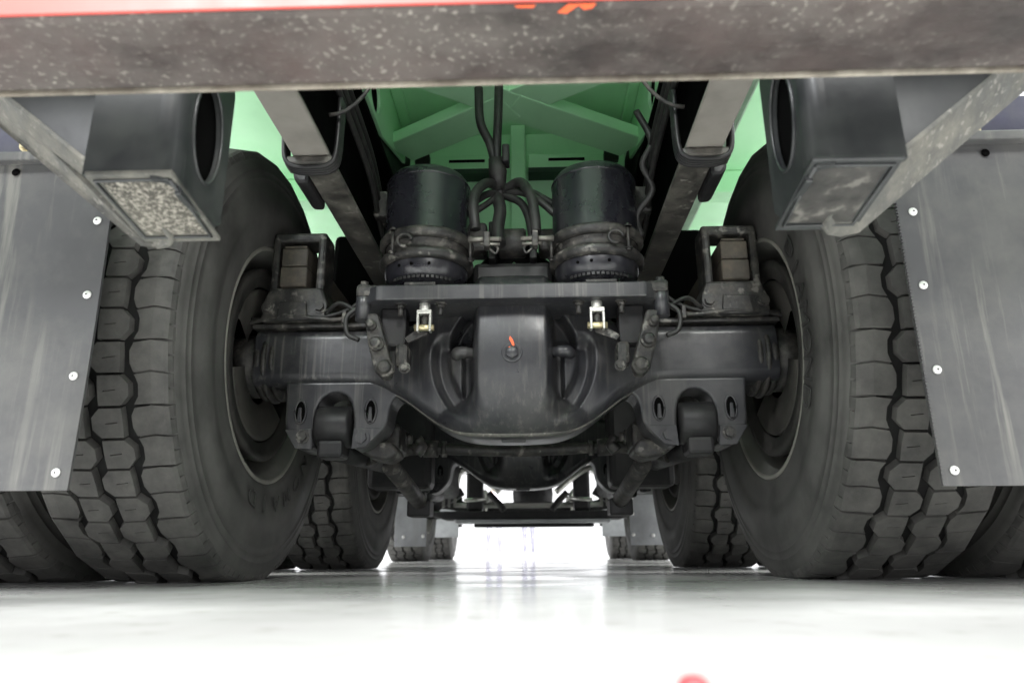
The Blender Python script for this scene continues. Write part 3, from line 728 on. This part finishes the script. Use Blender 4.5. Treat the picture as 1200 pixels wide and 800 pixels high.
# ------------------------------------------------------------------ brake chambers and their carrier
yc = 1.60
plate = build(MB().prism([(-.300, 1.500), (.297, 1.500), (.330, 1.53), (.330, 1.66), (-.335, 1.66), (-.335, 1.53)], 'z', .596, .632), 'chamber_carrier', AXL, T, bevel=.004)
for s in (-1, 1):
    X = lambda x: x*s
    cx = -.204 if s < 0 else .200
    cy = 1.60
    prof = [(0, .955), (.03, .954), (.075, .947), (.090, .938), (.0985, .926), (.1015, .912), (.1015, .776), (.104, .770)]
    ch = build(MB().lathe(prof[::-1], 'z', (cx, cy, 0), 72), 'brake_chamber', CAN, T)
    build(MB().lathe([(.1018, .917), (.1030, .916), (.1030, .913), (.1018, .912)], 'z', (cx, cy, 0), 72), 'crimp_ring', CAN, ch)
    build(MB().lathe([(.100, .774), (.109, .772), (.1125, .766), (.1125, .756), (.109, .750), (.100, .748)], 'z', (cx, cy, 0), 72), 'clamp_band', GRM, ch)
    build(MB().lathe([(.098, .748), (.094, .742), (.094, .730), (.100, .724), (.107, .722), (.1115, .716), (.1115, .706), (.107, .700), (.098, .698)], 'z', (cx, cy, 0), 72), 'lower_flange', GRM, ch)
    build(MB().lathe([(.098, .6975), (.0975, .683), (.094, .668), (.084, .657), (.072, .652), (.070, .636), (0, .636)], 'z', (cx, cy, 0), 72), 'lower_shell', CAN, ch)
    # clamp ears and bolts round the bands
    for a in (200, 305, 20, 95):
        aa = R(a if s > 0 else 180-a)
        px, py = cx+.114*cos(aa), cy+.114*sin(aa)
        build(MB().tube([(px, py, .712), (px, py, .764)], .0038, 8).hexbolt((px, py, .766), (0, 0, 1), .0065, .007).hexbolt((px, py, .714), (0, 0, -1), .0065, .007), 'clamp_bolt', GRM, ch)
    # hook ring on the front of the band
    hx = cx+(-.035 if s < 0 else .035)
    ring = [(hx+.016*cos(t), cy-.114, .733+.015*sin(t)) for t in [2*pi*k/20 for k in range(17)]]
    build(MB().tube(ring, .004, 8), 'vent_ring', GRM, ch)
    for q in (-.05, -.02, .02):
        aa = math.atan2(-1, q*9)
        build(MB().lathe([(0, -.002), (.0035, -.002), (.0035, .0)], 'y', (cx+q, cy-math.sqrt(.0978**2-q*q), .684), 12), 'vent_hole', VOID, ch)
    for q in range(14):
        aa = -pi/2+(q-6.5)*.12
        build(MB().box(-.004, .004, -.002, .002, -.004, .004, Matrix.Translation((cx+.090*cos(aa), cy+.090*sin(aa), .656)) @ Matrix.Rotation(aa+pi/2, 4, 'Z')), 'lug_tooth', BLK, ch, bevel=.001)
    # release bolt stored on the inner side, pointing to the middle
    b = MB().tube([(X(.098), cy-.085, .744), (X(.052), cy-.085, .744)], .0065, 12)
    build(b, 'release_bolt', ZNK, ch)
    b = MB()
    for q in range(10): b.lathe([(.0052, 0), (.0072, .0012), (.0052, .0024)], 'x', (X(.052)-s*q*.0028 if s > 0 else X(.052)+q*.0028-.0024, cy-.085, .744), 12)
    b.tube([(X(.055), cy-.085, .744), (X(.022), cy-.085, .744)], .0052, 10)
    build(b, 'bolt_thread', ZNK, ch)
    build(MB().box(X(.048), X(.062), cy-.098, cy-.070, .722, .760), 'bolt_nut', GRM, ch, bevel=.003)
    build(MB().tube([(X(.07), cy-.088, .732), (X(.025), cy-.088, .730)], .004, 8), 'fitting_pin', ZNK, ch)
    build(MB().tube(catmull([(X(.05), cy-.085, .722), (X(.035), cy-.088, .708), (X(.03), cy-.086, .722), (X(.045), cy-.07, .742)], 5), .003, 8), 'spring_clip', GRM, ch)
    # base nut below and clevis under the carrier
    build(MB().box(cx-.035, cx+.035, cy-.095, cy-.03, .6325, .640), 'base_plate', GRM, ch, bevel=.002)
    kx = cx+(.009 if s < 0 else -.010)
    b = MB().tube([(kx, 1.53, .596), (kx, 1.53, .578)], .0125, 14)
    b.box(kx-.0165, kx+.0165, 1.520, 1.540, .570, .580); b.box(kx-.0165, kx-.0112, 1.520, 1.540, .530, .570); b.box(kx+.0112, kx+.0165, 1.520, 1.540, .530, .570)
    cl = build(b, 'clevis', ZNC, ch, bevel=.0015)
    build(MB().tube([(kx-.022, 1.53, .540), (kx+.022, 1.53, .540)], .0075, 12), 'clevis_pin', BRS, ch)
    build(MB().tube([(kx, 1.535, .568), (kx, 1.535, .535)], .0075, 12), 'push_rod', GRM, ch)
    # slack adjuster arm
    poly = [(kx-.010, .553), (kx+.008, .553), (kx+.004*1, .532), (X(.235), .500), (X(.262), .50), (X(.262), .573), (X(.225), .573)]
    build(MB().prism([(kx+s*.008, .548), (kx-s*.008, .548), (kx-s*.006, .527), (X(.232), .508), (X(.240), .520)], 'y', 1.538, 1.548), 'slack_adjuster', GRM, ch, bevel=.002)
    # mounting studs under the plate
    for dx in (.045, -.045) if s < 0 else (.045, -.05):
        build(MB().hexbolt((cx+dx, 1.53, .596), (0, 0, -1), .009, .010).tube([(cx+dx, 1.53, .596), (cx+dx, 1.53, .568)], .006, 8), 'stud', GRM, ch)
    # dark bracket leg with bolts: link plate at each end of carrier
    lk = build(MB().box(X(.240), X(.300), 1.555, 1.60, .505, .597), 'bracket_web', BLK, T, bevel=.006)
    build(MB().tube([(X(.335), 1.535, .640), (X(.335), 1.535, .560)], .017, 20), 'post', AXL, lk)
    build(MB().box(X(.300), X(.350), 1.515, 1.56, .612, .640), 'post_head', GRM, lk, bevel=.008)
    build(MB().hexbolt((X(.335), 1.535, .640), (0, 0, 1), .010, .012), 'bolt', GRM, lk)
    build(MB().prism([(X(.300), .575), (X(.277), .50), (X(.262), .45), (X(.266), .428), (X(.285), .424), (X(.300), .44), (X(.318), .50), (X(.332), .575)], 'y', 1.525, 1.56), 'link_plate', GRM, lk, bevel=.006)
    for (bx, bz, r_) in ((.298, .502, .0125), (.279 if s > 0 else .276, .446, .0145), (.312, .545, .009)):
        build(MB().lathe([(r_*1.35, 0), (r_*1.35, -.006), (r_*1.15, -.010), (r_, -.010), (r_, -.022), (r_*.7, -.025), (0, -.025)], 'y', (X(bx), 1.527, bz), 24), 'link_bolt', GRM, lk)
    # small casting with lamp-like shank inside of the link
    build(MB().box(X(.232), X(.262), 1.545, 1.60, .455, .51), 'casting', GRM, lk, bevel=.01)
    build(MB().hexbolt((X(.238), 1.545, .452), (0, -1, 0), .009, .008), 'bolt', GRM, lk)
    # hose that curls behind the post
    build(MB().tube(catmull([(X(.345), 1.55, .60), (X(.375), 1.55, .575), (X(.372), 1.55, .535), (X(.345), 1.55, .52)], 6), .0055, 10), 'hose', HOS, lk)
    build(MB().tube(catmull([(X(.348), 1.55, .585), (X(.40), 1.57, .615), (X(.44), 1.60, .600)], 6), .005, 10), 'hose', HOS, lk)

# centre torque-rod seat on top of the differential
b = MB().box(-.10, .10, 1.66, 1.86, .68, .75)
seat = build(b, 'rod_seat', BLK, T, bevel=.015)
build(MB().lathe([(0, -.035), (.034, -.035), (.038, -.030), (.038, .030), (.034, .035), (0, .035)], 'x', (-.002, 1.70, .815), 32), 'rod_bushing', GRM, seat)
for s in (-1, 1): build(MB().prism([(1.64, .75), (1.80, .75), (1.76, .86), (1.66, .86)], 'x', s*.042, s*.060), 'seat_cheek', BLK, seat, bevel=.004)
for s in (-1, 1): build(MB().tube([(0, 1.72, .815), (s*.32, 2.6, .90)], .03, 18), 'upper_torque_rod', BLK, seat)
build(MB().box(-.16, -.065, 1.66, 1.73, .78, .86), 'relay_valve', GRM, seat, bevel=.01)
build(MB().box(.065, .14, 1.66, 1.73, .78, .84), 'relay_valve', GRM, seat, bevel=.01)

# hoses: two drops from above, a bundle, then arcs to both chambers
hs = build(MB().tube(catmull([(-.085, 1.62, 1.22), (-.08, 1.62, 1.12), (-.055, 1.63, 1.06), (-.042, 1.64, 1.0), (-.035, 1.65, .94)], 8), .0115, 12), 'hose', HOS, T)
build(MB().tube(catmull([(-.032, 1.62, 1.24), (-.034, 1.62, 1.14), (-.038, 1.63, 1.04), (-.035, 1.65, .97), (-.030, 1.66, .92)], 8), .0115, 12), 'hose', HOS, hs)
build(MB().tube([(-.042, 1.63, 1.02), (-.036, 1.64, .985), (-.034, 1.65, .945)], [.018, .024, .018], 12), 'hose_wrap', HOS, hs)
build(MB().box(-.024, -.006, 1.61, 1.65, 1.0, 1.05), 'hose_clip', BLK, hs, bevel=.004)
for i, P in enumerate([
    [(-.03, 1.66, .95), (-.06, 1.62, .945), (-.085, 1.58, .90), (-.09, 1.56, .85), (-.085, 1.56, .79)],
    [(-.03, 1.66, .945), (-.07, 1.63, .915), (-.10, 1.60, .875), (-.13, 1.58, .84)],
    [(-.03, 1.66, .935), (-.06, 1.64, .90), (-.10, 1.62, .86), (-.14, 1.62, .83)],
    [(-.02, 1.66, .945), (.02, 1.62, .945), (.045, 1.58, .89), (.055, 1.56, .83), (.058, 1.55, .775)],
    [(-.02, 1.66, .94), (.03, 1.63, .92), (.07, 1.60, .88), (.115, 1.59, .83)],
    [(-.02, 1.66, .93), (.02, 1.64, .90), (.04, 1.62, .85), (.05, 1.60, .78)],
    [(-.02, 1.67, .95), (.04, 1.65, .935), (.09, 1.62, .89), (.13, 1.60, .85)],
    [(-.04, 1.66, .93), (-.03, 1.64, .88), (-.035, 1.62, .82), (-.03, 1.6, .77)]]):
    build(MB().tube(catmull(P, 8), [.0125, .009, .008, .0125, .009, .010, .0095, .016][i], 12), 'hose', HOS, hs)
b = MB().tube(catmull([(.30, 1.50, 1.06), (.33, 1.5, .98), (.31, 1.52, .93), (.335, 1.55, .88), (.30, 1.58, .83), (.31, 1.6, .78)], 7), .008, 10)
build(b, 'hose', HOS, hs)

# ------------------------------------------------------------------ stabiliser bar, links and forward pieces
sb = build(MB().tube(catmull([(-.40, 1.93, .300), (-.33, 2.0, .328), (-.25, 2.02, .340), (0, 2.02, .331), (.25, 2.02, .340), (.33, 2.0, .328), (.40, 1.93, .300)], 8), .0165, 16), 'stabiliser_bar', GRM, T)
for s in (-1, 1):
    X = lambda x: x*s
    build(MB().tube([(X(.222), 2.02, .339), (X(.262), 2.02, .340)], .024, 14), 'bar_collar', GRM, sb)
    build(MB().tube([(X(.198), 2.02, .338), (X(.212), 2.02, .338)], .022, 14), 'bar_collar', GRM, sb)
    build(MB().box(X(.29), X(.35), 1.80, 1.92, .30, .375), 'bar_bracket', GRM, sb, bevel=.012)
    build(MB().hexbolt((X(.275), 1.81, .335), (-s, 0, 0), .012, .014), 'bolt', GRM, sb)
    build(MB().tube(catmull([(X(.255), 1.86, .345), (X(.245), 1.86, .325), (X(.258), 1.86, .305)], 4), [.012]*4+[.016]*5, 12), 'grease_fitting', GRM, sb)
    # lower casting that bridges the saddle and link
    build(MB().prism([(X(.385), .30), (X(.35), .280), (X(.31), .272), (X(.28), .29), (X(.30), .320), (X(.38), .32)], 'y', 1.74, 1.84), 'link_casting', GRM, sb, bevel=.016, seg=4)
    build(MB().tube([(X(.325), 1.88, .275), (X(.302), 2.25, .205)], .0235, 20), 'damper_link', GRM, sb)
    build(MB().box(X(.27), X(.34), 2.22, 2.31, .165, .215), 'link_foot', BLK, sb, bevel=.006)
    # equaliser hanger between the axles
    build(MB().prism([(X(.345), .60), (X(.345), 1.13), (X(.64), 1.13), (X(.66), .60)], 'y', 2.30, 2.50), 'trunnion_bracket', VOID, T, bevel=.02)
    build(MB().box(X(.29), X(.50), 2.36, 2.48, .26, .60), 'equaliser_hanger', BLK, T, bevel=.02)

for s in (-1, 1):
    build(MB().box(s*.47, s*1.15, 3.95, 5.1, .42, .98), 'side_blocker', BLK, T, bevel=.05, seg=3)  # boxes added on both sides to block light coming in under the truck
# front part of the chassis, far under the truck
fb = build(MB().prism([(-.73, .352), (-.73, .33), (-.60, .292), (.66, .292), (.79, .33), (.79, .352)], 'y', 5.3, 5.5), 'front_cross_beam', BLK, T, bevel=.01)
build(MB().box(-.52, .58, 5.25, 5.52, .268, .290), 'beam_foot', FLP2, fb, bevel=.006)
build(MB().box(-.40, .48, 5.45, 5.60, .246, .266), 'skid_plate', BLK, fb, bevel=.006)
for s in (-1, 1):
    X = lambda x: x*s
    build(MB().beam((X(.72), 5.4, .36), (X(.48), 5.4, .50), .06, .05, (0, 1, 0)), 'strut', BLK, fb, bevel=.006)
    build(MB().box(X(.70), X(.79), 5.3, 5.5, .353, .42), 'hanger', BLK, fb, bevel=.01)
    build(MB().box(X(.33), X(.45), 5.35, 5.47, .353, .66), 'hanger', BLK, fb, bevel=.02)
    # leaf springs of the steered axles
    for ya in (AX[2], AX[3]):
        for k in range(5):
            L_ = .75-.11*k; pts = [(X(.41), ya+L_*u, .50-.017*k+.10*(u*L_/.75)**2) for u in [i/6-1 for i in range(13)]]
            b = MB(); vs = []
            for p in pts: vs += [(p[0]-.045, p[1], p[2]-.007), (p[0]+.045, p[1], p[2]-.007), (p[0]+.045, p[1], p[2]+.007), (p[0]-.045, p[1], p[2]+.007)]
            fs = [(0, 1, 2, 3), tuple(len(vs)-4+i for i in (3, 2, 1, 0))]
            for i in range(12):
                for q in range(4): fs.append((i*4+q, (i+1)*4+q, (i+1)*4+(q+1) % 4, i*4+(q+1) % 4))
            build(b.add(vs, fs), 'spring_leaf', RIM, T)
        for dy in (-.09, .09):
            b = MB()
            for dx in (-.055, .055): b.tube([(X(.41)+dx, ya+dy, .36), (X(.41)+dx, ya+dy, .56)], .011, 10)
            b.tube([(X(.41)-.055, ya+dy, .56), (X(.41)+.055, ya+dy, .56)], .011, 10)
            build(b, 'u_bolt', ZNC, T)
    # pale flaps in front of the steered wheels
    fl2 = build(MB().box(X(.655), X(.86), 4.80, 4.806, .105, .50), 'mud_flap', FLP2, T, bevel=.002, label='pale grey flap by the steered wheel')
    for (dx, z) in ((.675, .40), (.675, .30), (.675, .17), (.80, .165)):
        build(MB().lathe([(0, -.005), (.010, -.005), (.012, 0), (0, 0)], 'y', (X(dx), 4.80, z), 16), 'rivet', WHT, fl2)
    build(MB().box(X(.70), X(1.1), 7.28, 7.288, .215, .50), 'mud_flap', FLP2, T, bevel=.002, label='small pale grey flap by the foremost wheel')
for s in (-1, 1):
    X = lambda x: x*s
    P = catmull([(X(.50), 5.0, .455), (X(.46), 5.0, .60), (X(.40), 5.0, .61), (X(.29), 5.0, .54), (X(.19), 5.0, .455)], 6)
    build(MB().tube(P, .020, 12), 'glint_tube', ZNC, T)  # added shiny tube standing in for glints on the arch rims
    build(MB().tube(catmull([(X(.27), 5.05, .46), (X(.21), 5.05, .40), (X(.16), 5.05, .34)], 4), .022, 12), 'curved_strut', BLK, T)
    for k in range(3): build(MB().box(X(.50+.04*k), X(.515+.04*k), 5.1, 5.14, .37, .52), 'bracket_rib', RIM, T, bevel=.002)
    build(MB().tube([(X(.45), 5.2, .42), (X(.30), 5.25, .43)], .014, 10), 'link_rod', ZNC, T)
for ya in (AX[2], AX[3]):
    ib = []
    for x in [-.85+1.7*i/24 for i in range(25)]:
        ib.append((x, .375+.05*sm(.45, .75, abs(x))))
    top = [(x, z+.095) for x, z in ib][::-1]
    build(MB().prism(ib+top, 'y', ya-.05, ya+.05), 'front_axle', BLK, T, bevel=.01)
    for s in (-1, 1): build(MB().tube([(s*.80, ya, .34), (s*.80, ya, .66)], .05, 18), 'king_pin', BLK, T)
b = MB().tube(catmull([(-.6, 6.05, .44), (0, 6.0, .43), (.6, 6.05, .44)], 6), .02, 12); build(b, 'track_rod', RIM, T)
build(MB().lathe([(0, -.2), (.10, -.19), (.14, -.1), (.15, 0), (.14, .1), (.10, .19), (0, .2)], 'x', (.03, 7.3, .62), 32), 'oil_pan', BLK, T)

# ------------------------------------------------------------------ two people far off and a small red object close by
TRS = mat('hazed_trousers', (.21, .205, .25), .8, bump=.05); SHT = mat('pale_shirt', (.7, .7, .72), .8, bump=.05)  # trouser tint carries the bright haze over the distant legs
SKN = mat('skin', (.5, .32, .24), .6, bump=0); SHO = mat('grey_shoes', (.25, .25, .32), .6, bump=0); HAR = mat('hair', (.03, .02, .02), .6, bump=0)
def person(x, y, ax, bx, label):
    me = bpy.data.meshes.new('person'); o = bpy.data.objects.new('person', me); C.objects.link(o)
    V = [(0,0,.95,.16),(0,0,1.15,.14),(0,.01,1.38,.17),(0,0,1.50,.07),(0,-.01,1.57,.075),(0,-.01,1.67,.10),(0,-.01,1.76,.07)]
    Ed = [(0,1),(1,2),(2,3),(3,4),(4,5),(5,6)]
    for s, fx in ((-1, ax), (1, bx)):
        n = len(V)
        V += [(s*.10,0,.86,.11), (s*.10+(fx-s*.10)*.5,-.02,.50,.075), (fx,.02,.10,.05), (fx,-.02,.05,.045), (fx,-.15,.035,.035)]
        Ed += [(0,n),(n,n+1),(n+1,n+2),(n+2,n+3),(n+3,n+4)]
        n = len(V); V += [(s*.19,0,1.42,.065), (s*.24,.02,1.16,.05), (s*.25,-.05,.92,.035), (s*.25,-.08,.82,.035)]
        Ed += [(2,n),(n,n+1),(n+1,n+2),(n+2,n+3)]
    me.from_pydata([v[:3] for v in V], Ed, [])
    md = o.modifiers.new('skin', 'SKIN'); me.skin_vertices.new() if not me.skin_vertices else None
    for i, v in enumerate(V): me.skin_vertices[0].data[i].radius = (v[3], v[3]*.8)
    me.skin_vertices[0].data[0].use_root = True
    o.modifiers.new('sub', 'SUBSURF').levels = 1; o.modifiers['sub'].render_levels = 1
    bpy.context.view_layer.update()
    ev = o.evaluated_get(bpy.context.evaluated_depsgraph_get()); m2 = bpy.data.meshes.new_from_object(ev)
    o.modifiers.clear(); o.data = m2
    m2.materials.clear()
    for m in (TRS, SHT, SKN, SHO, HAR): m2.materials.append(m)
    for p in m2.polygons:
        z = p.center.z; arm = abs(p.center.x) > .2
        p.material_index = 3 if z < .09 else 2 if (arm and z < .93) else 0 if z < 1.0 else 1 if z < 1.50 else 4 if (z > 1.70 or p.center.y > .02) else 2
        p.use_smooth = True
    zmin = min(v.co.z for v in m2.vertices)
    o.location = (x, y, -zmin); o['label'] = label; o['category'] = 'person'
person(-.93, 18.0, -.18, .14, 'person with legs apart in haze-tinted trousers beyond the truck, seen from the shins down')
person(-.12, 18.4, -.08, .12, 'person with legs close together in haze-tinted trousers, standing clear of the truck front')

cap = build(MB().lathe([(0, .008), (.0035, .0077), (.006, .006), (.0072, .003), (.0075, 0), (0, 0)], 'z', (.109, .325, 0), 32), 'red_object', mat('plain_red', (.7, .05, .06), .4, bump=0))  # plain rounded solid for the small red spot on the floor
cap['label'] = 'small red rounded object lying on the pale floor nearest the camera'; cap['category'] = 'cap'
